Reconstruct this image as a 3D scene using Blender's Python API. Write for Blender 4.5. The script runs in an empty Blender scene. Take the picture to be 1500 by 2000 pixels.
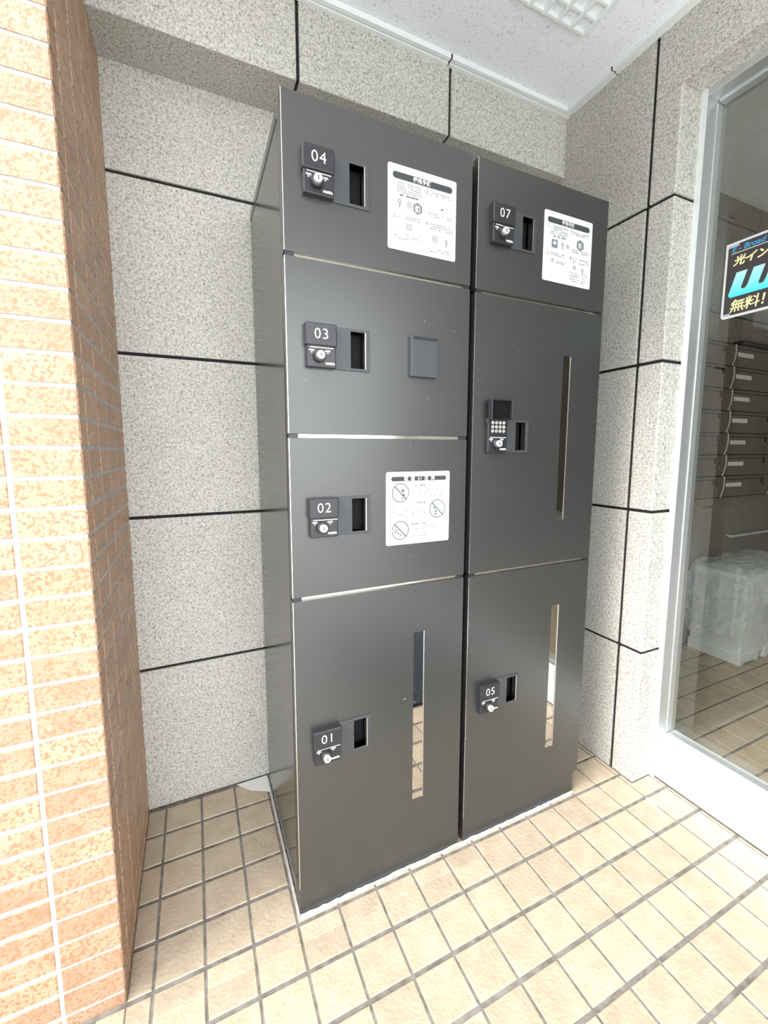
import bpy, bmesh, math, random
from mathutils import Matrix, Vector
random.seed(7)
scn = bpy.context.scene
COL = scn.collection

# ------------------------------------------------------------------ camera
F, PPX, PPY = 807.79, 737.64, 973.03
cam = bpy.data.cameras.new('camera'); camo = bpy.data.objects.new('camera', cam); COL.objects.link(camo)
cam.sensor_fit = 'VERTICAL'; cam.sensor_height = 24.0; cam.sensor_width = 18.0
cam.lens = F / 2000 * 24.0
cam.shift_x = (750 - PPX) / 2000; cam.shift_y = (PPY - 1000) / 2000
cam.clip_start = 0.02; cam.clip_end = 200
yaw, pitch, roll = -0.4185, -0.1115, -0.0013
fw = Vector((-math.sin(yaw)*math.cos(pitch), math.cos(yaw)*math.cos(pitch), math.sin(pitch)))
rt = Vector((math.cos(yaw), math.sin(yaw), 0)); up = rt.cross(fw)
r2 = rt*math.cos(roll) + up*math.sin(roll); u2 = up*math.cos(roll) - rt*math.sin(roll)
M = Matrix(((r2.x, u2.x, -fw.x, -0.1834), (r2.y, u2.y, -fw.y, -0.8652), (r2.z, u2.z, -fw.z, 1.0952), (0, 0, 0, 1)))
camo.matrix_world = M
scn.camera = camo

# ------------------------------------------------------------------ sky and exposure
world = bpy.data.worlds.new('world'); scn.world = world; world.use_nodes = True
wn = world.node_tree.nodes; wl = world.node_tree.links
bg = wn['Background']; bg.inputs['Color'].default_value = (0.93, 0.97, 1.0, 1); bg.inputs['Strength'].default_value = 2.85
sun = bpy.data.lights.new('hazy_sun', 'SUN'); suno = bpy.data.objects.new('hazy_sun', sun); COL.objects.link(suno)
sun.energy = 3.2; sun.angle = math.radians(30); sun.color = (1.0, 0.97, 0.92)
suno.rotation_euler = Vector((0.71, 0.13, -0.64)).to_track_quat('-Z', 'Y').to_euler(); suno.location = (-3, -4, 5)
vs = scn.view_settings
vs.view_transform = 'Standard'; vs.look = 'None'; vs.gamma = 1.0; vs.use_curve_mapping = False
vs.exposure = 1.05

# ------------------------------------------------------------------ materials
MATS = {}
def nt(name):
    m = bpy.data.materials.new(name); m.use_nodes = True
    t = m.node_tree; b = t.nodes['Principled BSDF']
    MATS[name] = m
    return m, t.nodes, t.links, b
def plain(name, col, rough=0.5, metal=0.0, spec=0.5, coat=0.0):
    m, n, l, b = nt(name)
    b.inputs['Base Color'].default_value = (*col, 1); b.inputs['Roughness'].default_value = rough
    b.inputs['Metallic'].default_value = metal; b.inputs['Specular IOR Level'].default_value = spec
    b.inputs['Coat Weight'].default_value = coat
    # faint surface grain so that nothing is perfectly uniform
    g = n.new('ShaderNodeNewGeometry'); t = n.new('ShaderNodeTexNoise'); t.inputs['Scale'].default_value = 60
    t.inputs['Detail'].default_value = 4
    mp = n.new('ShaderNodeMapRange'); mp.inputs['To Min'].default_value = rough*0.88; mp.inputs['To Max'].default_value = min(1, rough*1.12+0.01)
    l.new(g.outputs['Position'], t.inputs['Vector']); l.new(t.outputs['Fac'], mp.inputs['Value']); l.new(mp.outputs[0], b.inputs['Roughness'])
    return m
def ramp(n, stops):
    r = n.new('ShaderNodeValToRGB'); e = r.color_ramp.elements
    e[0].position, e[0].color = stops[0][0], (*stops[0][1], 1)
    e[1].position, e[1].color = stops[-1][0], (*stops[-1][1], 1)
    for p, c in stops[1:-1]:
        x = e.new(p); x.color = (*c, 1)
    return r
def bump(n, l, b, src, strength, dist):
    bp = n.new('ShaderNodeBump'); bp.inputs['Strength'].default_value = strength; bp.inputs['Distance'].default_value = dist
    l.new(src, bp.inputs['Height']); l.new(bp.outputs[0], b.inputs['Normal'])
def noise(n, l, g, scale, detail=3, rough=0.55):
    t = n.new('ShaderNodeTexNoise'); t.inputs['Scale'].default_value = scale; t.inputs['Detail'].default_value = detail
    t.inputs['Roughness'].default_value = rough
    l.new(g.outputs['Position'], t.inputs['Vector']); return t
def mixc(n, l, fac, a, b_, mode='MIX'):
    x = n.new('ShaderNodeMix'); x.data_type = 'RGBA'; x.blend_type = mode
    for sock, v in ((x.inputs[0], fac), (x.inputs[6], a), (x.inputs[7], b_)):
        if hasattr(v, 'is_linked'): l.new(v, sock)
        elif isinstance(v, tuple): sock.default_value = (*v, 1)
        else: sock.default_value = v
    return x.outputs[2]

def stone(name, light, dark, scale=190):
    m, n, l, b = nt(name)
    g = n.new('ShaderNodeNewGeometry')
    t1 = noise(n, l, g, scale, 5, 0.8); t2 = noise(n, l, g, scale*2.1, 2); t3 = noise(n, l, g, 3.0, 4)
    r1 = ramp(n, [(0.34, dark), (0.47, tuple(0.78*c for c in light)), (0.58, light), (0.75, tuple(min(1, 1.12*c) for c in light))])
    l.new(t1.outputs['Fac'], r1.inputs[0])
    r2_ = ramp(n, [(0.30, (0.35, 0.34, 0.32)), (0.42, (1, 1, 1))]); l.new(t2.outputs['Fac'], r2_.inputs[0])
    c = mixc(n, l, 1.0, r1.outputs[0], r2_.outputs[0], 'MULTIPLY')
    r3 = ramp(n, [(0.3, (0.90, 0.90, 0.90)), (0.7, (1.0, 1.0, 1.0))]); l.new(t3.outputs['Fac'], r3.inputs[0])
    c = mixc(n, l, 1.0, c, r3.outputs[0], 'MULTIPLY')
    l.new(c, b.inputs['Base Color']); b.inputs['Roughness'].default_value = 0.88
    b.inputs['Specular IOR Level'].default_value = 0.3
    bump(n, l, b, t1.outputs['Fac'], 0.55, 0.003)
    return m
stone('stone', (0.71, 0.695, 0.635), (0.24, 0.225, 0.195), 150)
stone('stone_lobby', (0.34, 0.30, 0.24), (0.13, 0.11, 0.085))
plain('joint', (0.012, 0.011, 0.012), 0.9)

def tile_mat(name, cols, relief, nscale, rough, spot=None, rnd=0.10, spec=0.5, dist=0.002):
    m, n, l, b = nt(name)
    g = n.new('ShaderNodeNewGeometry'); oi = n.new('ShaderNodeObjectInfo')
    t1 = noise(n, l, g, nscale, 2, 0.5); t2 = noise(n, l, g, 22, 3)
    r1 = ramp(n, [(0.3, cols[0]), (0.5, cols[1]), (0.72, cols[2])]); l.new(t2.outputs['Fac'], r1.inputs[0])
    hv = n.new('ShaderNodeHueSaturation'); mr = n.new('ShaderNodeMapRange')
    mr.inputs['To Min'].default_value = 1 - rnd; mr.inputs['To Max'].default_value = 1 + rnd*0.6
    l.new(oi.outputs['Random'], mr.inputs['Value']); l.new(mr.outputs[0], hv.inputs['Value']); l.new(r1.outputs[0], hv.inputs['Color'])
    c = hv.outputs[0]
    if spot:
        r = ramp(n, [(0.38, (0, 0, 0)), (0.50, (1, 1, 1))]); l.new(t1.outputs['Fac'], r.inputs[0])
        c = mixc(n, l, r.outputs[0], spot, c)
    l.new(c, b.inputs['Base Color']); b.inputs['Roughness'].default_value = rough; b.inputs['Specular IOR Level'].default_value = spec
    bump(n, l, b, t1.outputs['Fac'], relief, dist)
    return m
tile_mat('floor_tile', ((0.42, 0.34, 0.245), (0.47, 0.38, 0.28), (0.51, 0.425, 0.325)), 1.0, 120, 0.34)
tile_mat('brick_tile', ((0.45, 0.275, 0.175), (0.50, 0.315, 0.205), (0.54, 0.36, 0.25)), 0.9, 170, 0.45, spot=(0.37, 0.20, 0.11), rnd=0.16)
def grout_mat(name, a, b_):
    m, n, l, b = nt(name); g = n.new('ShaderNodeNewGeometry'); t = noise(n, l, g, 45, 4)
    r = ramp(n, [(0.35, a), (0.65, b_)]); l.new(t.outputs['Fac'], r.inputs[0]); l.new(r.outputs[0], b.inputs['Base Color'])
    b.inputs['Roughness'].default_value = 0.9; bump(n, l, b, t.outputs['Fac'], 0.4, 0.002); return m
grout_mat('floor_grout', (0.13, 0.115, 0.10), (0.24, 0.22, 0.20))
grout_mat('brick_grout', (0.42, 0.40, 0.39), (0.58, 0.55, 0.52))
grout_mat('pavement', (0.54, 0.53, 0.51), (0.64, 0.63, 0.60))

def ceiling_mat():
    m, n, l, b = nt('ceiling_board'); g = n.new('ShaderNodeNewGeometry')
    t1 = noise(n, l, g, 130, 4, 0.7); t2 = noise(n, l, g, 12, 2)
    r = ramp(n, [(0.34, (0.55, 0.57, 0.61)), (0.41, (0.88, 0.91, 0.94))]); l.new(t1.outputs['Fac'], r.inputs[0])
    l.new(r.outputs[0], b.inputs['Base Color']); b.inputs['Roughness'].default_value = 0.95
    bump(n, l, b, t1.outputs['Fac'], 0.6, 0.003)
ceiling_mat()
def locker_paint():
    m, n, l, b = nt('locker_paint'); g = n.new('ShaderNodeNewGeometry')
    t1 = noise(n, l, g, 7, 3); t2 = noise(n, l, g, 330, 2)
    sp = noise(n, l, g, 85, 2)
    r = ramp(n, [(0.235, (0.45, 0.42, 0.38)), (0.25, (0.030, 0.031, 0.030))]); l.new(sp.outputs['Fac'], r.inputs[0])
    l.new(r.outputs[0], b.inputs['Base Color'])
    mr = n.new('ShaderNodeMapRange'); mr.inputs['To Min'].default_value = 0.30; mr.inputs['To Max'].default_value = 0.38
    l.new(t1.outputs['Fac'], mr.inputs['Value']); l.new(mr.outputs[0], b.inputs['Roughness'])
    b.inputs['Specular IOR Level'].default_value = 1.0
    bump(n, l, b, t2.outputs['Fac'], 0.03, 0.0005)
locker_paint()
plain('locker_side', (0.03, 0.028, 0.025), 0.17, 0.0, 0.75)
plain('black_plastic', (0.022, 0.022, 0.026), 0.32)
plain('handle_plastic', (0.052, 0.055, 0.060), 0.42)
plain('void_black', (0.004, 0.004, 0.005), 0.6, 0.0, 0.15)
plain('white_print', (0.86, 0.87, 0.87), 0.6)
plain('sheet_white', (0.66, 0.67, 0.67), 0.6, 0.0, 0.3)
plain('sheet_grey', (0.055, 0.06, 0.065), 0.7, 0.0, 0.2)
plain('sheet_pale', (0.19, 0.20, 0.215), 0.7, 0.0, 0.2)
plain('sheet_blue', (0.50, 0.61, 0.67), 0.6, 0.0, 0.2)
plain('silver', (0.80, 0.79, 0.76), 0.25, 1.0)
plain('key_face', (0.88, 0.86, 0.82), 0.38, 0.7)
plain('rail_metal', (0.72, 0.68, 0.60), 0.14, 1.0)
plain('dark_mirror', (0.56, 0.55, 0.53), 0.025, 1.0)
plain('aluminium', (0.66, 0.69, 0.70), 0.36, 0.75)
plain('aluminium_pale', (0.80, 0.84, 0.85), 0.5, 0.25)  # lit copy of aluminium for light-facing frame faces; also the lobby rail
plain('white_trim', (0.82, 0.85, 0.86), 0.4)
plain('caulk', (0.46, 0.47, 0.48), 0.7)
plain('stain_white', (0.80, 0.79, 0.76), 0.7)
plain('mail_door', (0.17, 0.145, 0.115), 0.4)
plain('mail_dark', (0.012, 0.011, 0.010), 0.7)
plain('paper', (0.80, 0.78, 0.70), 0.8)
plain('bin_plastic', (0.78, 0.81, 0.80), 0.45)
plain('poster_black', (0.045, 0.036, 0.040), 0.45)
plain('poster_cream', (0.90, 0.82, 0.42), 0.5)
plain('poster_blue', (0.05, 0.32, 0.60), 0.5)
plain('poster_grey', (0.42, 0.42, 0.46), 0.5)
plain('added_wall', (0.11, 0.092, 0.075), 0.9)
plain('lobby_wall', (0.15, 0.125, 0.10), 0.85)
def poster_cyan():
    m, n, l, b = nt('poster_cyan'); g = n.new('ShaderNodeNewGeometry'); s = n.new('ShaderNodeSeparateXYZ')
    l.new(g.outputs['Position'], s.inputs[0]); mr = n.new('ShaderNodeMapRange')
    mr.inputs['From Min'].default_value = 1.53; mr.inputs['From Max'].default_value = 1.60; l.new(s.outputs['Z'], mr.inputs['Value'])
    r = ramp(n, [(0.0, (0.02, 0.75, 0.80)), (1.0, (0.45, 0.80, 0.82))]); l.new(mr.outputs[0], r.inputs[0]); l.new(r.outputs[0], b.inputs['Base Color'])
    b.inputs['Roughness'].default_value = 0.5
poster_cyan()
def glass_mat(name, ior, tint, rough=0.0, extra=0.0):
    m = bpy.data.materials.new(name); m.use_nodes = True; MATS[name] = m
    n, l = m.node_tree.nodes, m.node_tree.links; n.remove(n['Principled BSDF'])
    fr = n.new('ShaderNodeFresnel'); fr.inputs['IOR'].default_value = ior
    tr = n.new('ShaderNodeBsdfTransparent'); tr.inputs['Color'].default_value = (*tint, 1)
    gl = n.new('ShaderNodeBsdfGlossy'); gl.inputs['Roughness'].default_value = rough
    ge = n.new('ShaderNodeNewGeometry'); ma = n.new('ShaderNodeMath'); ma.operation = 'SUBTRACT'; ma.inputs[0].default_value = 1.0; l.new(ge.outputs['Backfacing'], ma.inputs[1])
    mu = n.new('ShaderNodeMath'); mu.operation = 'MULTIPLY'; l.new(fr.outputs[0], mu.inputs[0]); l.new(ma.outputs[0], mu.inputs[1])
    mx = n.new('ShaderNodeMixShader'); l.new(mu.outputs[0], mx.inputs[0]); l.new(tr.outputs[0], mx.inputs[1]); l.new(gl.outputs[0], mx.inputs[2])
    l.new(mx.outputs[0], n['Material Output'].inputs['Surface'])
glass_mat('glass', 1.8, (0.90, 0.915, 0.90))
def film_mat():
    m, n, l, b = nt('film'); g = n.new('ShaderNodeNewGeometry')
    t = noise(n, l, g, 14, 3); b.inputs['Base Color'].default_value = (0.86, 0.90, 0.90, 1); b.inputs['Roughness'].default_value = 0.10
    tr = n.new('ShaderNodeBsdfTransparent'); mx = n.new('ShaderNodeMixShader')
    mr = n.new('ShaderNodeMapRange'); mr.inputs['From Min'].default_value = 0.3; mr.inputs['From Max'].default_value = 0.7
    mr.inputs['To Min'].default_value = 0.15; mr.inputs['To Max'].default_value = 0.5
    l.new(t.outputs['Fac'], mr.inputs['Value']); l.new(mr.outputs[0], mx.inputs[0])
    l.new(tr.outputs[0], mx.inputs[1]); l.new(b.outputs[0], mx.inputs[2]); l.new(mx.outputs[0], n['Material Output'].inputs['Surface'])
film_mat()
def mat_mat():
    m, n, l, b = nt('rubber_mat'); g = n.new('ShaderNodeNewGeometry'); t = noise(n, l, g, 70, 3)
    r = ramp(n, [(0.60, (0.012, 0.017, 0.024)), (0.70, (0.03, 0.05, 0.06)), (0.78, (0.5, 0.5, 0.46))]); l.new(t.outputs['Fac'], r.inputs[0])
    l.new(r.outputs[0], b.inputs['Base Color']); b.inputs['Roughness'].default_value = 0.95
mat_mat()

# ------------------------------------------------------------------ mesh helpers
ORG = {}
def empty(name, loc, label=None, cat=None, group=None, kind=None):
    o = bpy.data.objects.new(name, None); COL.objects.link(o); o.location = loc; o.empty_display_size = 0.05
    ORG[o.name] = Vector(loc); tag(o, label, cat, group, kind); return o
def tag(o, label=None, cat=None, group=None, kind=None):
    if label: o['label'] = label
    if cat: o['category'] = cat
    if group: o['group'] = group
    if kind: o['kind'] = kind
class MB:
    def __init__(s): s.v, s.f, s.m, s.mats = [], [], [], []
    def mi(s, mat):
        if mat not in s.mats: s.mats.append(mat)
        return s.mats.index(mat)
    def add(s, vs_, fs, mat):
        b = len(s.v); s.v += [tuple(p) for p in vs_]; k = s.mi(mat)
        for f in fs: s.f.append([b+i for i in f]); s.m.append(k)
        return s
    def box(s, x0, x1, y0, y1, z0, z1, mat):
        v = [(x0,y0,z0),(x1,y0,z0),(x1,y1,z0),(x0,y1,z0),(x0,y0,z1),(x1,y0,z1),(x1,y1,z1),(x0,y1,z1)]
        return s.add(v, [(3,2,1,0),(4,5,6,7),(0,1,5,4),(1,2,6,5),(2,3,7,6),(3,0,4,7)], mat)
    def prism(s, pts, axis, a, b, mat):
        # pts: 2-D polygon in the two other axes (counter-clockwise), extruded a..b along axis
        n = len(pts)
        def P(p, t): return {'x': (t, p[0], p[1]), 'y': (p[0], t, p[1]), 'z': (p[0], p[1], t)}[axis]
        v = [P(p, a) for p in pts] + [P(p, b) for p in pts]
        fs = [tuple(range(n)), tuple(range(2*n-1, n-1, -1))] + [(i, i+n, (i+1) % n + n, (i+1) % n) for i in range(n)]
        return s.add(v, fs, mat)
    def holed(s, x0, x1, z0, z1, y0, y1, holes, mat):
        # plate in the XZ plane, y0 front, y1 back, rectangular through-holes (hx0,hx1,hz0,hz1)
        xs = sorted({x0, x1, *[h[0] for h in holes], *[h[1] for h in holes]}); zs = sorted({z0, z1, *[h[2] for h in holes], *[h[3] for h in holes]})
        nx, nz = len(xs)-1, len(zs)-1
        def solid(i, j):
            if i < 0 or j < 0 or i >= nx or j >= nz: return False
            cx, cz = (xs[i]+xs[i+1])/2, (zs[j]+zs[j+1])/2
            return not any(h[0] < cx < h[1] and h[2] < cz < h[3] for h in holes)
        idx = {}; V = []; Fs = []
        def vid(i, j, k):
            if (i,j,k) not in idx: idx[(i,j,k)] = len(V); V.append((xs[i], (y0, y1)[k], zs[j]))
            return idx[(i,j,k)]
        for i in range(nx):
            for j in range(nz):
                if not solid(i, j): continue
                a = [(i,j),(i+1,j),(i+1,j+1),(i,j+1)]
                Fs.append([vid(*p, 0) for p in a]); Fs.append([vid(*p, 1) for p in reversed(a)])
                for (p, q, di, dj) in ((a[0],a[1],0,-1),(a[1],a[2],1,0),(a[2],a[3],0,1),(a[3],a[0],-1,0)):
                    if not solid(i+di, j+dj): Fs.append([vid(*p,0), vid(*p,1), vid(*q,1), vid(*q,0)])
        return s.add(V, Fs, mat)
    def cyl(s, c, r, axis, a, b, mat, n=24, r1=None):
        r1 = r if r1 is None else r1; v = []
        for rr, t in ((r, a), (r1, b)):
            for i in range(n):
                p, q = rr*math.cos(2*math.pi*i/n), rr*math.sin(2*math.pi*i/n)
                v.append({'x': (t, c[0]+p, c[1]+q), 'y': (c[0]+p, t, c[1]+q), 'z': (c[0]+p, c[1]+q, t)}[axis])
        fs = [tuple(range(n)), tuple(range(2*n-1, n-1, -1))] + [(i, i+n, (i+1) % n+n, (i+1) % n) for i in range(n)]
        return s.add(v, fs, mat)
    def ring(s, c, r0, r1, y, mat, n=40):
        v = [(c[0]+r*math.cos(2*math.pi*i/n), y, c[1]+r*math.sin(2*math.pi*i/n)) for r in (r0, r1) for i in range(n)]
        return s.add(v, [(i, (i+1) % n, (i+1) % n+n, i+n) for i in range(n)], mat)
    def flat(s, pts, y, mat): return s.add([(p[0], y, p[1]) for p in pts], [tuple(range(len(pts)))], mat)
    def build(s, name, parent=None, bev=0, seg=2, smooth=False, label=None, cat=None, group=None, kind=None, origin=None, fix=True):
        me = bpy.data.meshes.new(name)
        pw = ORG.get(parent.name, Vector()) if parent else Vector()
        o0 = Vector(origin) if origin is not None else pw
        me.from_pydata([tuple(Vector(p)-o0) for p in s.v], [], s.f)
        for m in s.mats: me.materials.append(MATS[m])
        me.polygons.foreach_set('material_index', s.m)
        if fix:
            bm = bmesh.new(); bm.from_mesh(me); bmesh.ops.recalc_face_normals(bm, faces=bm.faces); bm.to_mesh(me); bm.free()
        if smooth: me.polygons.foreach_set('use_smooth', [True]*len(me.polygons))
        me.update()
        o = bpy.data.objects.new(name, me); COL.objects.link(o); o.location = o0 - pw
        ORG[o.name] = o0
        if parent: o.parent = parent
        if bev:
            b = o.modifiers.new('edge', 'BEVEL'); b.width = bev; b.segments = seg; b.limit_method = 'ANGLE'; b.angle_limit = math.radians(40)
        tag(o, label, cat, group, kind); return o
def text_mesh(body, size, bold=0.0, shear=0.0, align='CENTER', spacing=1.0):
    cu = bpy.data.curves.new('txt', 'FONT'); cu.body = body; cu.size = size; cu.align_x = align; cu.align_y = 'CENTER'
    cu.offset = bold; cu.shear = shear; cu.space_character = spacing; cu.resolution_u = 3
    o = bpy.data.objects.new('txt', cu); COL.objects.link(o)
    dg = bpy.context.evaluated_depsgraph_get(); me = bpy.data.meshes.new_from_object(o.evaluated_get(dg))
    v = [tuple(p.co) for p in me.vertices]; f = [tuple(p.vertices) for p in me.polygons]
    bpy.data.objects.remove(o); bpy.data.curves.remove(cu); bpy.data.meshes.remove(me)
    return v, f
def put_text(mb, body, size, mat, x, y, z, bold=0.0, shear=0.0, face='-y', align='CENTER', spacing=1.0, sx=1.0, ang=0):
    v, f = text_mesh(body, size, bold, shear, align, spacing)
    c, s_ = math.cos(ang), math.sin(ang)
    if face == '-y': V = [(x+sx*(p[0]*c-p[1]*s_), y, z+p[0]*s_+p[1]*c) for p in v]
    else: V = [(x, y-sx*p[0], z+p[1]) for p in v]
    mb.add(V, f, mat)
def rrect(x0, x1, z0, z1, r, n=5):
    out = []
    for cx, cz, a0 in ((x1-r, z0+r, -90), (x1-r, z1-r, 0), (x0+r, z1-r, 90), (x0+r, z0+r, 180)):
        for k in range(n+1):
            a = math.radians(a0+90*k/n); out.append((cx+r*math.cos(a), cz+r*math.sin(a)))
    return out

# ------------------------------------------------------------------ structure: dimensions
XR, YC, YW, XB, YB = 1.1007, -0.056, 0.479, -0.356, -0.008
ZJ = [0.0, 0.4496, 0.9083, 1.3637, 1.8233]
ZS, YBM, ZC = 2.0867, 0.3453, 2.2954
G = 0.0045      # half joint
# back wall: dark backing and stone panels
wb = MB().box(XB-0.6, XR+0.2, YW+0.007, YW+0.15, -0.05, 2.6, 'joint').build('wall_back', kind='structure', label='dark backing of the speckled stone panels behind the parcel lockers')
xs = [XB-0.05, 0.1227, 0.6054, 1.088, XR+0.05]
for i in range(len(xs)-1):
    for j in range(5):
        z0, z1 = ZJ[j], (ZJ+[ZS+0.02])[j+1]
        MB().box(xs[i]+(G if i else 0), xs[i+1]-G, YW, YW+0.02, z0+(G if j else 0), z1-(G if j < 4 else 0), 'stone').build('panel', wb, bev=0.0015)
# beam over the lockers
bmo = MB().box(XB-0.1, XR+0.05, YBM+0.007, YW+0.1, ZS+0.007, 2.6, 'joint').build('trim_1', kind='structure', label='stone clad beam running over the parcel lockers')
xs = [XB-0.05, 0.1227, 0.6054, XR+0.05]
for i in range(3):
    MB().box(xs[i]+(G if i else 0), xs[i+1]-(G if i < 2 else 0), YBM, YW+0.02, ZS, 2.40, 'stone').build('panel', bmo, bev=0.002)
# right wall with door reveal
wr = MB().box(XR+0.007, XR+0.19, YC+0.007, YW+0.1, -0.05, 2.6, 'joint').build('wall_right', kind='structure', label='dark backing of the speckled stone wall beside the glass door')
for j in range(5):
    z0, z1 = ZJ[j]+(G if j else 0), (ZJ+[2.45])[j+1]-(G if j < 4 else 0)
    MB().box(XR, XR+0.02, 0.0237+G, YW+0.05, z0, z1, 'stone').build('panel', wr, bev=0.0015)
    MB().box(XR, XR+0.2, YC, 0.0237-G, z0, z1 if j < 4 else 2.11, 'stone').build('panel', wr, bev=0.004)
MB().box(XR, XR+0.2, -1.9, 0.0237-G, 2.11, 2.45, 'stone').build('panel', wr, bev=0.004)

# tiled pillar on the left
wlft = MB().box(-1.2, XB-0.0016, YB+0.0016, YW+0.3, -0.05, 2.6, 'brick_grout').build('wall_left', kind='structure', label='grout core of the tile clad pillar left of the lockers')
zt0, dz, gv = 0.0247, 0.05137, 0.0036
def slab_tile(w, h, t):
    # flat tile with a chamfered front edge, front face towards -y, centred in x and z
    c = 0.0022; b = []
    for (e, y) in ((0, t), (0, c), (c, 0)):
        b += [(-w/2+e, y, -h/2+e), (w/2-e, y, -h/2+e), (w/2-e, y, h/2-e), (-w/2+e, y, h/2-e)]
    fs = [(8, 9, 10, 11)]
    for k in (0, 4):
        for i in range(4): fs.append((k+i, k+(i+1) % 4, k+4+(i+1) % 4, k+4+i))
    return b, fs
def raw_mesh(name, V, fs, mat):
    me = bpy.data.meshes.new(name); me.from_pydata(V, [], fs); me.materials.append(MATS[mat])
    bm = bmesh.new(); bm.from_mesh(me); bmesh.ops.recalc_face_normals(bm, faces=bm.faces); bm.to_mesh(me); bm.free(); return me
def link(name, me, parent, loc, rz=0):
    o = bpy.data.objects.new(name, me); COL.objects.link(o); o.parent = parent; o.location = Vector(loc)-ORG.get(parent.name, Vector()); o.rotation_euler.z = rz; return o
HT = dz-2*gv
tv, tf = slab_tile(0.0955, HT, 0.008); tile_me = raw_mesh('wall_tile', tv, tf, 'brick_tile')
# corner tile: wraps round the pillar edge
cw, cr, c = 0.0975, 0.0455, 0.0025
prof_o = [(XB-cw, YB), (XB-c, YB), (XB, YB+c), (XB, YB+cr), (XB-0.008, YB+cr), (XB-0.008, YB+0.008), (XB-cw, YB+0.008)]
cv = [(p[0]-XB, p[1]-YB, z) for z in (-HT/2, HT/2) for p in prof_o]; n = len(prof_o)
cf = [tuple(range(n)), tuple(range(2*n-1, n-1, -1))]+[(i, (i+1) % n, (i+1) % n+n, i+n) for i in range(n)]
corner_me = raw_mesh('corner_tile', cv, cf, 'brick_tile')
stuff = MB()
pitch_t = 0.1013
ys_side = [YB+cr+2*gv+pitch_t*k for k in range(5)]
for k in range(-1, 46):
    z = zt0+dz*(k+0.5)
    if k < 41:
        link('wall_tile', corner_me, wlft, (XB, YB, z))
        link('wall_tile', tile_me, wlft, (XB-cw-2*gv-0.0955/2, YB, z))
        for ya in ys_side:
            if ya < YW: link('wall_tile', tile_me, wlft, (XB, ya+0.0955/2, z), math.pi/2)
        for q in (1, 2): stuff.add([(p[0]+XB-cw-2*gv-0.0955/2-pitch_t*q, p[1]+YB, p[2]+z) for p in tv], tf, 'brick_tile')
    else:
        stuff.add([(p[0]+XB, p[1]+YB, p[2]+z) for p in cv], cf, 'brick_tile')
        for ya in ys_side: stuff.add([(XB-p[1], ya+0.0955/2+p[0], z+p[2]) for p in tv], tf, 'brick_tile')
stuff.build('wall_tile_rest', wlft, kind='stuff')

# floor: grout slab and tiles
def tile_top(w, d, h=0.006):
    c = 0.0016; V = []
    for (e, z) in ((0, -h), (0, -c), (c, 0)):
        V += [(-w/2+e, -d/2+e, z), (w/2-e, -d/2+e, z), (w/2-e, d/2-e, z), (-w/2+e, d/2-e, z)]
    fs = [(8, 9, 10, 11)]
    for k in (0, 4):
        for i in range(4): fs.append((k+i, k+(i+1) % 4, k+4+(i+1) % 4, k+4+i))
    return V, fs
tcache = {}
GX, P_, GY, Q_ = -0.0091, 0.0996, -0.1109, 0.0967
def lay(parent, x0, x1, y0, y1, skip=None, gx=0.0027, gy=0.0044):
    i0 = math.floor((x0-GX)/P_); i1 = math.ceil((x1-GX)/P_); j0 = math.floor((y0-GY)/Q_); j1 = math.ceil((y1-GY)/Q_)
    for i in range(i0, i1):
        for j in range(j0, j1):
            a, b = max(GX+i*P_+gx, x0), min(GX+(i+1)*P_-gx, x1); c, d = max(GY+j*Q_+gy, y0), min(GY+(j+1)*Q_-gy, y1)
            if b-a < 0.006 or d-c < 0.006: continue
            if skip and skip(a, b, c, d): continue
            key = (round(b-a, 4), round(d-c, 4))
            if key not in tcache: tcache[key] = raw_mesh('floor_tile', *tile_top(*key), 'floor_tile')
            link('floor_tile', tcache[key], parent, ((a+b)/2, (c+d)/2, random.uniform(-0.0004, 0.0004)))
flo = MB().box(-0.9, 1.262, -0.60, YW+0.1, -0.10, -0.0025, 'floor_grout').build('floor', kind='structure', label='grey grout bed under the beige porch floor tiles')
lay(flo, XB+0.002, XR-0.001, YC, YW, skip=lambda a, b, c, d: a > 0.0 and b < 0.90 and c > 0.0)
lay(flo, -0.66, 1.196, -0.597, YC, skip=lambda a, b, c, d: False)
lay(flo, -0.66, XB, YC, YB-0.001)
flb = MB().box(1.262, 3.9, -2.2, 0.70, -0.10, -0.0025, 'floor_grout').build('floor.001', kind='structure', label='grout bed under the lobby floor tiles behind the glass')
lay(flb, 1.29, 3.1, -0.45, 0.487)
MB().box(1.29, 3.9, -2.2, -0.45, -0.05, -0.0005, 'floor_tile').box(3.1, 3.9, -0.45, 0.487, -0.05, -0.0005, 'floor_tile').build('floor_tile_rest', flb, kind='stuff')
MB().box(-14, 14, -16, -0.60, -0.25, -0.006, 'pavement').build('floor.002', kind='structure', label='pale pavement outside the porch')
# white residue on the floor tiles
def smear(pts, name='white_stain'):
    V = [(p[0], p[1], 0.0012) for p in pts]+[(p[0], p[1], -0.001) for p in pts]; k = len(pts)
    MB().add(V, [tuple(range(k)), tuple(range(2*k-1, k-1, -1))]+[(i, (i+1) % k, (i+1) % k+k, i+k) for i in range(k)], 'stain_white').build(name, flo)

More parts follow.
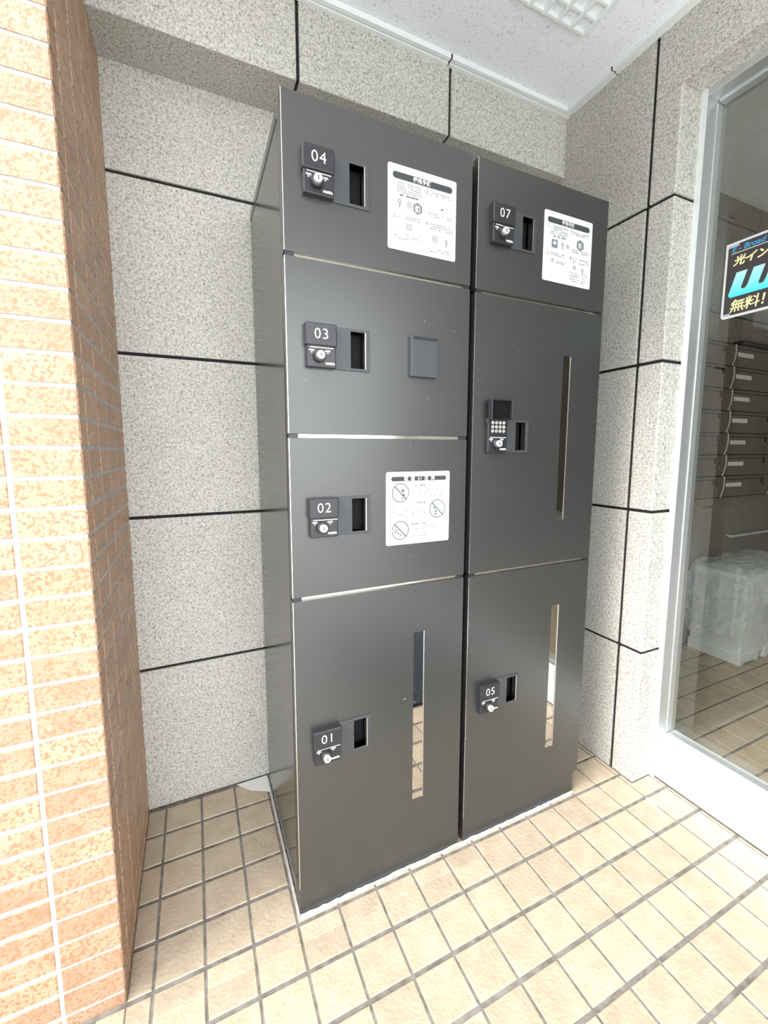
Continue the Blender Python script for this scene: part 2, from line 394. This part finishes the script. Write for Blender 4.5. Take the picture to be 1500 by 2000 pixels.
# ceiling
cl = MB().box(XB, XR+0.1, -1.5, YBM+0.05, ZC, ZC+0.12, 'ceiling_board').build('ceiling', kind='structure', label='white mineral board ceiling over the porch')
def moulding(name, axis, at, a, b, gap, lab):
    # stepped profile hugging wall and ceiling
    root = empty(name, (0, 0, 0), label=lab, kind='structure')
    prof = [(0, 0), (0.011, 0), (0.012, 0.005), (0.015, 0.006), (0.016, 0.002), (0.027, 0.002), (0.028, 0.018), (0, 0.018)]
    for (p, q) in ((a, gap-0.003), (gap+0.003, b)):
        pts = [(at-u, ZC-0.016+w) for u, w in prof]
        m = MB(); m.prism(pts, axis, p, q, 'white_trim'); m.build('trim_piece', root)
    m = MB()
    if axis == 'x': m.box(gap-0.006, gap+0.006, at-0.026, at-0.004, ZC-0.009, ZC+0.001, 'joint')
    else: m.box(at-0.026, at-0.004, gap-0.006, gap+0.006, ZC-0.009, ZC+0.001, 'joint')
    m.build('joint_gap', root)
moulding('trim_2', 'x', YBM, XB+0.001, XR, 0.592, 'white ceiling moulding along the stone beam')
moulding('trim_3', 'y', XR, -1.5, YBM-0.027, 0.150, 'white ceiling moulding above the glass door wall')
MB().box(XB, XR+0.1, -1.75, -1.5, 2.1, 2.45, 'stone').build('trim_4', kind='structure', label='street side beam of the porch')
MB().box(-3.6, -3.4, -7.0, -0.3, -0.1, 3.0, 'added_wall').build('wall_added', kind='structure', label='unseen brown wall added left of the porch to darken reflections')  # added out of view so the window strips and glass reflect something dark
# ceiling grille
gr = empty('ceiling_grille', (0.70, -0.09, ZC), 'white square grille set flat in the porch ceiling', 'vent')
for k in range(9):
    x = 0.9-0.05*k; MB().box(x-0.005, x+0.005, -0.30, 0.115, ZC-0.011, ZC+0.002, 'white_trim').build('grille_bar', gr, bev=0.002)
for k in range(11):
    y = 0.11-0.041*k; MB().box(0.495, 0.905, y-0.005, y+0.005, ZC-0.009, ZC+0.002, 'white_trim').build('grille_bar', gr, bev=0.002)

# ------------------------------------------------------------------ glass door and lobby
dr = empty('door_1', (1.2, -0.4, 0), label='aluminium framed glass panel beside the lockers', kind='structure')
YD = -1.75
MB().box(1.19, 1.285, -0.071, YC-0.0, 0, 2.11, 'aluminium').build('door_jamb', dr, bev=0.0015)
MB().box(1.1885, 1.1915, -0.0705, YC+0.001, 0, 2.11, 'aluminium_pale').build('jamb_lit_face', dr)  # pale plate puts the light on this side into the colour
MB().box(1.237, 1.262, -0.0732, -0.07, 0.152, 2.088, 'aluminium').build('glazing_bead', dr, bev=0.001)
MB().box(1.19, 1.285, YD, -0.0705, 2.091, 2.11, 'aluminium').build('door_head', dr, bev=0.0015)
MB().box(1.237, 1.262, YD, -0.0755, 2.086, 2.092, 'aluminium').build('glazing_bead', dr, bev=0.001)
MB().box(1.195, 1.285, YD, -0.0712, 0.004, 0.147, 'aluminium_pale').build('bottom_rail', dr, bev=0.002)  # pale colour stands for the light this face catches
MB().box(1.237, 1.262, YD, -0.0755, 0.146, 0.153, 'aluminium').build('glazing_bead', dr, bev=0.001)
MB().box(1.262, 1.268, YD, -0.0712, 0.147, 2.091, 'glass').build('glass_pane', dr, label='clear glass pane reflecting the porch')
# lobby shell
ZL, YL = 2.40, 0.487
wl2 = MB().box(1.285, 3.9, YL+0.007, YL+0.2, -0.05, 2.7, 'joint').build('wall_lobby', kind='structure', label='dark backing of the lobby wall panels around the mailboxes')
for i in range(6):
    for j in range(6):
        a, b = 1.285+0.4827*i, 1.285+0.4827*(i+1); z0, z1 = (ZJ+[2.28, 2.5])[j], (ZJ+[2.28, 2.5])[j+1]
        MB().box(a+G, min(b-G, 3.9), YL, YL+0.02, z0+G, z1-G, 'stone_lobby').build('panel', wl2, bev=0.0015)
MB().box(3.9, 4.0, -2.2, 0.7, -0.05, 2.7, 'lobby_wall').build('wall_lobby_far', kind='structure', label='far wall of the lobby')
MB().box(1.3, 4.0, -2.3, -2.2, -0.05, 2.7, 'lobby_wall').build('wall_lobby_street', kind='structure', label='lobby wall towards the street')
MB().box(1.285, 4.0, -2.3, 0.7, ZL, ZL+0.1, 'ceiling_board').build('ceiling_lobby', kind='structure', label='ceiling of the lobby behind the glass')
# notice on the glass
po = empty('wifi_notice', (1.262, -0.25, 1.58), 'black notice with yellow and cyan lettering stuck on the glass door', 'notice')
XP = 1.2608
pts = [(1.6885, 0.1135), (1.4865, 0.1135), (1.480, 0.119), (1.480, 0.4075), (1.6885, 0.4075)]
def ypoly(mb, pts, x0, x1, mat):  # pts (z, -y)
    mb.prism([(-p[1], p[0]) for p in pts], 'x', x0, x1, mat)
m = MB(); ypoly(m, pts, XP-0.0005, 1.2619, 'sheet_white'); m.build('sheet', po)
m = MB(); m.box(XP-0.0008, XP-0.0004, -0.402, -0.1195, 1.487, 1.682, 'poster_black')
m.box(XP-0.0012, XP-0.0008, -0.145, -0.120, 1.6755, 1.6815, 'poster_grey').box(XP-0.0012, XP-0.0008, -0.137, -0.120, 1.487, 1.493, 'poster_grey'); m.build('printed_panel', po)
m = MB(); put_text(m, 'E - Broad', 0.020, 'poster_blue', XP-0.0013, -0.128, 1.668, 0.0005, 0.25, '-x', 'LEFT'); m.box(XP-0.0012, XP-0.0009, -0.212, -0.128, 1.6565, 1.6585, 'sheet_white'); m.build('brand_lettering', po)
m = MB(); put_text(m, '光インターネット', 0.027, 'poster_cream', XP-0.0013, -0.1345, 1.633, 0.0010, 0.22, '-x', 'LEFT', 0.95); m.build('upper_lettering', po)
m = MB(); put_text(m, '無料！', 0.036, 'poster_cream', XP-0.0013, -0.134, 1.5085, 0.0006, 0.12, '-x', 'LEFT', 0.9); m.build('lower_lettering', po)
# broad rounded W followed by i-Fi
m = MB()
def bar(y, z, w, h, sh, r=0.006):
    pts = rrect(0, w, 0, h, r)
    V = [(XP-0.0013, -(y+p[0]+sh*p[1]), z+p[1]) for p in pts]; m.add(V, [tuple(range(len(V)))], 'poster_cyan')
zb, sh = 1.5365, 0.28
wpts = [(0.0, 0.009), (0.003, 0.003), (0.009, 0.0), (0.096, 0.0), (0.103, 0.003), (0.106, 0.009), (0.106, 0.066), (0.080, 0.066), (0.080, 0.026),
        (0.078, 0.0185), (0.072, 0.017), (0.068, 0.0185), (0.066, 0.024), (0.066, 0.066), (0.040, 0.066), (0.040, 0.026), (0.038, 0.0185), (0.032, 0.017), (0.028, 0.0185), (0.026, 0.024), (0.026, 0.066), (0.0, 0.066)]
m.add([(XP-0.0013, -(0.126+p[0]+sh*p[1]), zb+p[1]) for p in wpts], [tuple(range(len(wpts)))], 'poster_cyan')
bar(0.240, zb, 0.018, 0.046, sh); bar(0.240+sh*0.054, zb+0.054, 0.018, 0.012, sh); bar(0.268, zb+0.026, 0.022, 0.014, sh)
fpts = [(0, 0), (0.018, 0), (0.018, 0.026), (0.042, 0.026), (0.042, 0.041), (0.018, 0.041), (0.018, 0.051), (0.048, 0.051), (0.048, 0.066), (0, 0.066)]
m.add([(XP-0.0013, -(0.300+p[0]+sh*p[1]), zb+p[1]) for p in fpts], [tuple(range(len(fpts)))], 'poster_cyan')
bar(0.362, zb, 0.016, 0.046, sh, 0.004)
m.build('wifi_lettering', po)

# mailbox bank in the lobby wall
mbx = empty('mailbox_bank', (2.6, 0.46, 0.83), 'bank of brown metal mailboxes with name strips behind the glass', 'mailboxes')
kz = 0.9836; zr = [1.095+(z-1.095)*kz for z in (1.677, 1.559, 1.438, 1.319, 1.197, 1.076, 0.956, 0.835)]
MB().box(2.023, 3.498, 0.461, 0.4868, 0.837, 1.672, 'mail_dark').build('bank_body', mbx)
MB().box(2.554, 3.498, 0.440, 0.4868, 1.672, 1.690, 'mail_dark').build('top_strip', mbx)
for ci, (xa, xb_) in enumerate(((2.023, 2.515), (2.515, 3.007), (3.007, 3.498))):
    for r in range(7):
        zt, zb_ = zr[r]-0.003, zr[r+1]+0.003
        d = MB().box(xa+0.002, xb_-0.002, 0.454, 0.468, zb_, zt, 'mail_door').build('mailbox_door', mbx, bev=0.0015)
        MB().box(xb_-0.11, xb_-0.088, 0.4525, 0.456, zt-0.045, zt-0.012, 'mail_dark').box(xa+0.02, xb_-0.10, 0.4525, 0.456, zt-0.018, zt-0.014, 'mail_dark').build('posting_slot', d)
        lk = MB().cyl((xb_-0.075, zt-0.075), 0.022, 'y', 0.446, 0.456, 'mail_door', 20)
        lk.ring((xb_-0.075, zt-0.075), 0.015, 0.019, 0.4455, 'sheet_pale', 20); lk.box(xb_-0.078, xb_-0.072, 0.444, 0.448, zt-0.088, zt-0.065, 'sheet_pale'); lk.build('dial_lock', d, bev=0.001)
        MB().box(xa+0.025, xa+0.175, 0.4515, 0.456, zt-0.058, zt-0.036, 'paper').build('name_strip', d)
        # curved lip on the hinge edge, coloured pale for the light it catches
        e = MB(); N = 8; V = []
        for k in range(N+1):
            t = k/N; x = xb_-0.002-0.022*(t**2)+0.010*math.sin(math.pi*t); z = zt+0.004-(zt-zb_+0.006)*t
            V += [(x-0.0026, 0.451, z), (x+0.0026, 0.451, z), (x+0.0026, 0.4545, z), (x-0.0026, 0.4545, z)]
        fs = [(0, 1, 2, 3), tuple(4*N+i for i in (3, 2, 1, 0))]
        for k in range(N):
            for i in range(4): fs.append((4*k+i, 4*k+(i+1) % 4, 4*k+4+(i+1) % 4, 4*k+4+i))
        e.add(V, fs, 'paper'); e.build('edge_lip', d)
rl = empty('wall_rail', (3.0, 0.47, 0.6), 'thin pale metal rail on the lobby wall below the mailboxes', 'rail')
MB().cyl((0.452, 0.607), 0.006, 'x', 2.62, 3.8, 'aluminium_pale', 12).build('rail_bar', rl)
for x in (2.66, 3.2, 3.7): MB().cyl((x, 0.607), 0.005, 'y', 0.452, 0.49, 'aluminium_pale', 10).build('bracket', rl)
# covered plastic container
bn = empty('storage_bin', (2.6, 0.33, 0), 'grey white plastic bin wrapped in clear film on the lobby floor', 'bin')
m = MB(); m.box(2.325, 2.98, 0.222, 0.462, 0.035, 0.43, 'bin_plastic'); m.build('bin_body', bn, bev=0.012, seg=3)
m = MB(); m.box(2.318, 2.988, 0.215, 0.468, 0.425, 0.475, 'bin_plastic'); m.build('lid', bn, bev=0.014, seg=3)
for (xa, xb_) in ((2.325, 2.50), (2.56, 2.74), (2.80, 2.98)):
    m = MB(); xa -= 0.004; m.prism([(xa, 0.0), (xa+0.03, 0.0), (xa+0.045, 0.008), (xb_-0.045, 0.008), (xb_-0.03, 0.0), (xb_, 0.0), (xb_, 0.06), (xa, 0.06)], 'y', 0.218, 0.464, 'bin_plastic'); m.build('foot', bn, bev=0.004)
# film: a wrinkled closed skirt with a top
import mathutils
N, K = 96, 16; V = []; Fs = []
cx, cy, hx, hy = 2.653, 0.342, 0.352, 0.143
def perim(t):
    per = 2*(2*hx+2*hy); s_ = t*per
    for (x0, y0, dx, dy, ln) in ((-hx, -hy, 1, 0, 2*hx), (hx, -hy, 0, 1, 2*hy), (hx, hy, -1, 0, 2*hx), (-hx, hy, 0, -1, 2*hy)):
        if s_ <= ln: return x0+dx*s_, y0+dy*s_
        s_ -= ln
    return -hx, -hy
for j in range(K+1):
    z = 0.125+0.375*j/K
    for i in range(N):
        x, y = perim(i/N); q = mathutils.noise.noise(Vector((x*14, y*14, z*7)))*0.014+mathutils.noise.noise(Vector((x*40, y*40, z*16)))*0.005
        k = 1.0-0.10*max(0, (j-K+3)/3)
        L = math.hypot(x, y); hem = 0.02*math.sin(i*0.37)+0.012*math.sin(i*1.1) if j == 0 else 0
        yy = cy+y*k+q*y/L
        V.append((cx+x*k+q*x/L, min(yy, 0.480), z+hem+(0.008*math.sin(i*0.5) if j == K else 0)))
for j in range(K):
    for i in range(N): Fs.append((j*N+i, j*N+(i+1) % N, (j+1)*N+(i+1) % N, (j+1)*N+i))
Fs.append(tuple(K*N+i for i in range(N)))
m = MB(); m.add(V, Fs, 'film'); m.build('film_cover', bn, smooth=False, label='crinkled clear plastic film')
# doormat in front of the glass door
dm = empty('doormat', (0.8, -0.92, -0.006), 'dark speckled doormat outside the glass door', 'doormat')
MB().box(0.42, 1.14, -1.35, -0.605, -0.006, 0.006, 'rubber_mat').build('pile', dm, bev=0.003)

# ------------------------------------------------------------------ parcel lockers
YF = 0.0          # front plane of the doors
DT = 0.020        # door thickness
def sheet_steps(m, x0, x1, z0, z1, title, y, var):
    W_, H_ = x1-x0, z1-z0
    X = lambda u: x0+u*W_
    Z = lambda v: z1-v*H_
    def dash(u0, u1, v, h=0.010, mat='sheet_pale', p=0.75):
        u = u0
        while u < u1:
            w = random.uniform(0.012, 0.05)
            if random.random() < p: m.flat([(X(u), Z(v+h/2)), (X(min(u+w, u1)), Z(v+h/2)), (X(min(u+w, u1)), Z(v-h/2)), (X(u), Z(v-h/2))], y, mat)
            u += w+0.006
    m.flat(rrect(X(0.065), X(0.935), Z(0.165), Z(0.085), 0.0068), y, 'sheet_grey')
    put_text(m, title, 0.0115, 'sheet_white', X(0.48), y-0.0002, Z(0.127), 0.0003)
    for d, u, v in (('1', 0.085, 0.215), ('2', 0.085, 0.60), ('3', 0.555, 0.22), ('4', 0.555, 0.60)): put_text(m, d, 0.015, 'sheet_pale', X(u), y, Z(v))
    for k in range(5): dash(0.125, 0.48, 0.205+0.027*k)
    dash(0.14, 0.47, 0.345, 0.015, 'sheet_grey', 0.6)
    for k in range(2): dash(0.60, 0.93, 0.215+0.027*k); dash(0.13, 0.46, 0.585+0.027*k)
    for k in range(3): dash(0.60, 0.95, 0.595+0.027*k); dash(0.08 if var == 0 else 0.55, 0.46 if var == 0 else 0.93, 0.80+0.03*k, p=0.6)
    for k in range(2): dash(0.57, 0.93, 0.47+0.03*k); dash(0.56, 0.93, 0.90+0.03*k)
    def pad(u, v, s=0.07):
        for a in range(3):
            for b in range(4):
                uu, vv = u+a*s/3, v+b*s/4; m.flat([(X(uu), Z(vv+s/6)), (X(uu+s/4.4), Z(vv+s/6)), (X(uu+s/4.4), Z(vv)), (X(uu), Z(vv))], y, 'sheet_pale')
    def cube(u, v, s=0.075):
        m.flat([(X(u+s*math.cos(math.pi/6+k*math.pi/3)), Z(v)+s*H_*math.sin(math.pi/6+k*math.pi/3)) for k in range(6)], y, 'sheet_pale')
        m.flat(rrect(X(u-0.035), X(u+0.03), Z(v+0.04), Z(v-0.03), 0.002), y-0.0002, 'sheet_white')
        m.flat(rrect(X(u-0.005), X(u+0.02), Z(v+0.03), Z(v-0.015), 0.001), y-0.0004, 'sheet_pale')
    def keyic(u, v):
        m.ring((X(u), Z(v)), 0.0022, 0.0042, y, 'sheet_pale', 14); m.flat([(X(u-0.012), Z(v+0.075)), (X(u+0.004), Z(v+0.075)), (X(u+0.018), Z(v+0.02)), (X(u+0.004), Z(v+0.02))], y, 'sheet_pale')
    if var == 0:
        keyic(0.16, 0.42); pad(0.27, 0.40, 0.075); cube(0.42, 0.455); pad(0.26, 0.665, 0.085); pad(0.64, 0.735, 0.085); keyic(0.85, 0.77)
        m.flat([(X(0.77), Z(0.405)), (X(0.81), Z(0.39)), (X(0.77), Z(0.375))], y, 'sheet_grey')
    else:
        m.flat(rrect(X(0.16), X(0.28), Z(0.51), Z(0.39), 0.002), y, 'sheet_pale'); m.flat(rrect(X(0.19), X(0.25), Z(0.46), Z(0.415), 0.002), y-0.0002, 'sheet_white')
        keyic(0.38, 0.43); pad(0.46, 0.42, 0.06); cube(0.75, 0.38, 0.085); pad(0.16, 0.665, 0.06); dash(0.27, 0.45, 0.70); dash(0.27, 0.45, 0.72); pad(0.62, 0.70, 0.06); keyic(0.82, 0.74)
def sheet_care(m, x0, x1, z0, z1, y):
    W_, H_ = x1-x0, z1-z0
    X = lambda u: x0+u*W_
    Z = lambda v: z1-v*H_
    m.flat(rrect(X(0.075), X(0.94), Z(0.125), Z(0.065), 0.005), y, 'sheet_grey')
    for k, ch in enumerate('取扱い注意'): put_text(m, ch, 0.0115, 'sheet_white', X(0.30+0.105*k), y-0.0002, Z(0.096), 0.0003)
    def dash(u0, u1, v, h=0.010, mat='sheet_pale', p=0.5):
        u = u0
        while u < u1:
            w = random.uniform(0.015, 0.05)
            if random.random() < p: m.flat([(X(u), Z(v+h/2)), (X(min(u+w, u1)), Z(v+h/2)), (X(min(u+w, u1)), Z(v-h/2)), (X(u), Z(v-h/2))], y, mat)
            u += w+0.01
    for cu, cv_, t in ((0.215, 0.285, 0), (0.80, 0.53, 1), (0.215, 0.80, 2)):
        c_ = (X(cu), Z(cv_)); r = 0.0225
        if t == 0: m.flat([(c_[0]-0.018, c_[1]-0.004), (c_[0]-0.001, c_[1]-0.004), (c_[0]-0.013, c_[1]+0.010), (c_[0]-0.018, c_[1]+0.008)], y, 'sheet_blue')
        else:
            a0 = 135 if t == 1 else -45
            m.flat([(c_[0]+0.020*math.cos(math.radians(a0+180*k/14)), c_[1]+0.020*math.sin(math.radians(a0+180*k/14))) for k in range(15)], y, 'sheet_blue')
        m.ring(c_, r-0.0017, r, y-0.0002, 'sheet_grey', 40)
        q = r*0.707; m.flat([(c_[0]-q-0.0008, c_[1]+q-0.0008), (c_[0]+q-0.0008, c_[1]-q-0.0008), (c_[0]+q+0.0008, c_[1]-q+0.0008), (c_[0]-q+0.0008, c_[1]+q+0.0008)], y-0.0003, 'sheet_grey')
        if t == 0:
            m.ring((c_[0]+0.006, c_[1]+0.005), 0.0014, 0.0038, y-0.0004, 'sheet_grey', 14)
            m.flat([(c_[0]+0.005, c_[1]-0.004), (c_[0]+0.010, c_[1]-0.008), (c_[0]+0.011, c_[1]-0.001)], y-0.0004, 'sheet_grey'); m.flat([(c_[0]+0.004, c_[1]-0.017), (c_[0]+0.006, c_[1]-0.017), (c_[0]+0.007, c_[1]-0.010), (c_[0]+0.0045, c_[1]-0.010)], y-0.0004, 'sheet_grey')
        if t == 1:
            for du, dv in ((-0.008, 0.002), (-0.004, -0.006), (-0.005, -0.013)): m.flat([(c_[0]+du-0.003, c_[1]+dv+0.003), (c_[0]+du-0.002, c_[1]+dv-0.001), (c_[0]+du+0.003, c_[1]+dv-0.003), (c_[0]+du+0.002, c_[1]+dv+0.001)], y-0.0004, 'sheet_grey')
        if t == 2:
            m.ring((c_[0]-0.012, c_[1]-0.001), 0.0026, 0.0042, y-0.0004, 'sheet_grey', 14); m.ring((c_[0]-0.005, c_[1]-0.007), 0.0, 0.002, y-0.0004, 'sheet_grey', 10)
            m.flat([(c_[0]-0.002, c_[1]-0.013), (c_[0]+0.003, c_[1]-0.012), (c_[0]+0.001, c_[1]-0.008)], y-0.0004, 'sheet_grey')
    dash(0.39, 0.60, 0.19, 0.022, 'sheet_pale', 0.8)
    for k in range(4): dash(0.39, 0.92, 0.25+0.033*k, p=0.35)
    dash(0.44, 0.63, 0.43, 0.022, 'sheet_pale', 0.8)
    for k in range(4): dash(0.09, 0.64, 0.51+0.034*k, p=0.4)
    dash(0.39, 0.62, 0.725, 0.020, 'sheet_pale', 0.8)
    for k in range(5): dash(0.39, 0.86 if k < 2 else 0.68, 0.765+0.032*k, p=0.5)

def lock_set(door, x, zt, zb, num, keypad=False):
    """lock housing, flip cover with number, key knob, pull plate; x = left edge, zt/zb = top and bottom of the plates"""
    zm = zb+(zt-zb)*0.49
    yb = YF-0.0135
    MB().box(x+0.0025, x+0.0645, yb, YF+0.004, zb, zm+(0.003 if not keypad else 0.034), 'black_plastic').build('lock_housing', door, bev=0.002)
    xk, zk = x+0.028, zb+0.0225
    if not keypad:
        MB().box(x, x+0.066, yb-0.0035, YF+0.004, zm, zt, 'black_plastic').build('number_cover', door, bev=0.0022, label='flip cover with the compartment number')
        m = MB(); put_text(m, num, 0.030, 'white_print', x+0.033, yb-0.0038, zm+(zt-zm)*0.50, -0.0002, spacing=1.12); m.build('number', door, label='white number %s' % num)
    else:
        MB().box(x, x+0.066, yb, YF+0.004, zm+0.030, zt, 'black_plastic').build('keypad_housing', door, bev=0.002)
        for i in range(4):
            for j in range(3):
                cx_, cz_ = x+0.0165+0.0118*i, zt-0.0095-0.0105*j
                bt = MB().cyl((cx_, cz_), 0.0042, 'y', yb-0.0012, yb+0.001, 'key_face', 14)
                put_text(bt, ('1230', '4560', '789C')[j][i] if i < 3 or j == 2 else '·', 0.0062, 'sheet_grey', cx_, yb-0.0014, cz_, 0.0001); bt.build('key_button', door)
        # opened flip cover standing above the keypad
        MB().box(x+0.004, x+0.069, YF-0.020, YF-0.016, zt+0.003, zt+0.048, 'void_black').box(x+0.002, x+0.005, YF-0.028, YF-0.012, zt-0.004, zt+0.049, 'black_plastic').box(x+0.0655, x+0.0690, YF-0.028, YF-0.012, zt-0.002, zt+0.049, 'black_plastic').box(x+0.004, x+0.069, YF-0.024, YF-0.012, zt+0.045, zt+0.049, 'black_plastic').build('opened_cover', door, bev=0.001, label='flip cover standing open')
    m = MB()
    zl = zm-0.0035
    u = x+0.009
    while u < x+0.058:
        w = random.uniform(0.002, 0.006); m.flat([(u, zl-0.0009), (u+w, zl-0.0009), (u+w, zl+0.0009), (u, zl+0.0009)], yb-0.0003, 'white_print'); u += w+0.0007
    for xx, s_ in ((x+0.0125, 'OPEN'), (x+0.0465, 'LOCK')):
        put_text(m, s_, 0.0042, 'white_print', xx, yb-0.0003, zb+0.0335, 0.0003); m.flat([(xx-0.0022, zb+0.0305), (xx, zb+0.0275), (xx+0.0022, zb+0.0305)], yb-0.0003, 'white_print')
    put_text(m, 'NASTA', 0.0062, 'white_print', x+0.0515, yb-0.0003, zb+0.0085, 0.0004)
    m.build('lock_print', door)
    MB().cyl((xk, zk), 0.0125, 'y', yb-0.010, yb+0.001, 'black_plastic', 28, 0.0135).build('knob', door, bev=0.0012)
    m = MB().cyl((xk, zk), 0.0085, 'y', yb-0.0165, yb-0.009, 'key_face', 24); m.build('key_cylinder', door, bev=0.0008)
    MB().box(xk-0.0009, xk+0.0009, yb-0.0169, yb-0.0163, zk-0.0038, zk+0.0038, 'void_black').build('keyhole', door)
    # pull plate with finger recess
    xa, xe = x+0.0655, x+0.146
    hx0, hx1, hz0, hz1 = x+0.102, x+0.1345, zb+0.006, zt-0.006
    MB().holed(xa, xe, zb, zt, YF-0.003, YF+0.004, [(hx0, hx1, hz0, hz1)], 'handle_plastic').build('pull_plate', door, bev=0.001)
    m = MB(); d = 0.034; y0, y1 = YF-0.0005, YF+d
    m.add([(hx0, y0, hz0), (hx1, y0, hz0), (hx1, y0, hz1), (hx0, y0, hz1), (hx0, y1, hz0), (hx1, y1, hz0), (hx1, y1, hz1), (hx0, y1, hz1)],
          [(0, 1, 5, 4), (1, 2, 6, 5), (2, 3, 7, 6), (3, 0, 4, 7), (4, 5, 6, 7)], 'void_black'); m.build('pull_recess', door, fix=False)
    MB().box(hx1-0.0005, hx1+0.0016, YF-0.0038, YF+0.012, hz0, hz1, 'silver').build('recess_edge', door)
    return (hx0, hx1, hz0, hz1)

def make_locker(name, x0, x1, label, rows, inset):
    lk = empty(name, ((x0+x1)/2, 0.22, 0), label, 'locker', 'black parcel lockers')
    zt = 1.785
    yb0, yb1 = DT+0.012, 0.452
    MB().box(x0+0.001, x1-0.001, yb0, yb1, 0.0, zt-0.008, 'locker_side').build('cabinet_body', lk, bev=0.002)
    MB().box(x0-0.0005, x1+0.0005, yb0+0.012, yb1+0.001, zt-0.030, zt-0.006, 'locker_side').build('cabinet_top', lk, bev=0.002)
    MB().box(x0+0.004, x1-0.004, YF+0.0195, yb0+0.004, 0.06, zt-0.006, 'void_black').build('cabinet_front_frame', lk)
    MB().box(x0+(0.0 if not inset else 0.0), x1-inset, YF+0.0004, yb0+0.01, 0.0, 0.0694, 'locker_paint').build('plinth', lk, bev=0.0004)
    for (za, zb_, plate, num, sheet, win, cover, gap) in rows:
        xl = x0+0.036
        holes = [(xl+0.102, xl+0.1345, plate[1]+0.006, plate[0]-0.006)]
        if win: holes.append((x0+win[0], x0+win[1], win[2], win[3]))
        d = MB().holed(x0, x1, zb_, za, YF, YF+DT, holes, 'locker_paint').build('door', lk, bev=0.0007)
        MB().box(x0-0.0006, x0+0.0010, YF-0.0006, YF+0.0016, zb_+0.001, za-0.001, 'silver').build('edge_glint', d)  # silver strip stands in for the sky highlight along the door edge
        lock_set(d, xl, plate[0], plate[1], num, keypad=(num == '06'))
        if win:
            a, b, c_, e = x0+win[0], x0+win[1], win[2], win[3]
            MB().box(a, b, YF+0.0012, YF+0.006, c_, e, 'dark_mirror').build('window_strip', d, label='mirror-like window strip')
            MB().box(b-0.0008, b+0.0004, YF-0.0004, YF+0.0014, c_, e, 'silver').build('window_edge', d)
        if sheet:
            m = MB(); a, b, c_, e = x0+sheet[1], x0+sheet[2], sheet[3], sheet[4]
            m.prism(list(reversed(rrect(a, b, c_, e, 0.005))), 'y', YF-0.0006, YF+0.0002, 'sheet_white'); m.build('instruction_sheet', d)
            m = MB()
            if sheet[0] == 'care': sheet_care(m, a, b, c_, e, YF-0.0009)
            else: sheet_steps(m, a, b, c_, e, sheet[0], YF-0.0009, sheet[5])
            m.build('sheet_print', d, fix=False)
        if cover:
            a, b, c_, e = x0+cover[0], x0+cover[1], cover[2], cover[3]
            MB().box(a, b, YF-0.012, YF+0.002, c_, e, 'handle_plastic').build('cover_box', d, bev=0.0015)
            MB().box(a+0.002, b-0.002, YF-0.0135, YF-0.011, e-0.008, e-0.002, 'black_plastic').build('cover_lip', d, bev=0.0008)
        if gap:
            MB().box(x0+0.020, x1-0.020, YF+0.006, YF+0.0185, zb_-0.0085, zb_-0.0002, 'rail_metal').build('gap_rail', lk)
            for xx in (x0+0.002, x1-0.020): MB().box(xx, xx+0.018, YF+0.001, YF+0.014, zb_-0.0085, zb_-0.0005, 'black_plastic').build('gap_end_cap', lk)
    return lk
W1 = 0.446
make_locker('parcel_locker', 0.0, W1, 'tall black parcel locker column with doors numbered 01 to 04', [
    (1.785, 1.4915, (1.690, 1.601), '04', ('使用手順', 0.226, 0.401, 1.538, 1.7115, 0), None, None, True),
    (1.4835, 1.133, (1.357, 1.269), '03', None, None, (0.281, 0.351, 1.267, 1.358), True),
    (1.125, 0.779, (0.997, 0.911), '02', ('care', 0.2225, 0.3965, 0.8745, 1.0485), None, None, True),
    (0.7705, 0.070, (0.465, 0.381), '01', None, (0.2995, 0.330, 0.191, 0.647), None, False)], 0.0)
X2, X3 = 0.4620, 0.9065
make_locker('parcel_locker', X2, X3, 'black parcel locker column with doors numbered 05 and 07 and an open keypad', [
    (1.785, 1.4885, (1.687, 1.598), '07', ('使用手順', 0.210, 0.385, 1.543, 1.7155, 1), None, None, True),
    (1.4805, 0.777, (1.178, 1.093), '06', None, (0.300, 0.3285, 0.9005, 1.357), None, True),
    (0.7685, 0.070, (0.464, 0.379), '05', None, (0.3000, 0.3285, 0.192, 0.6435), None, False)], 0.018)
# white sealant bead round the locker base
def bead(pts, w, name):
    V = []; Fs = []
    for k, (x, y, nx, ny) in enumerate(pts):
        ww = w*(0.65+0.7*random.random()); h = 0.0035*(0.5+random.random())
        V += [(x, y, 0), (x+nx*ww, y+ny*ww, 0.0006), (x+nx*ww*0.4, y+ny*ww*0.4, h), (x, y, h+0.001)]
    for k in range(len(pts)-1):
        for i in range(4): Fs.append((4*k+i, 4*k+(i+1) % 4, 4*k+4+(i+1) % 4, 4*k+4+i))
    Fs += [(0, 1, 2, 3), tuple(4*(len(pts)-1)+i for i in (3, 2, 1, 0))]
    o = MB().add(V, Fs, 'caulk').build('sealant_bead'); tag(o, name, 'sealant', 'sealant beads round the locker base')
bead([(-0.0012, 0.45-0.45*k/44, -1, 0) for k in range(45)], 0.004, 'thin white sealant bead along the left side of the lockers')
bead([(0.0+0.888*k/80, -0.0006, 0, -1) for k in range(81)], 0.007, 'uneven white sealant bead along the front foot of the lockers')
# dried white residue
smear([(-0.10, 0.472), (-0.06, 0.430), (-0.03, 0.415), (-0.004, 0.40), (-0.003, 0.472)])
smear([(1.085, -0.112), (1.093, -0.118), (1.086, -0.140), (1.072, -0.170), (1.060, -0.193), (1.058, -0.180), (1.066, -0.160), (1.074, -0.135)])
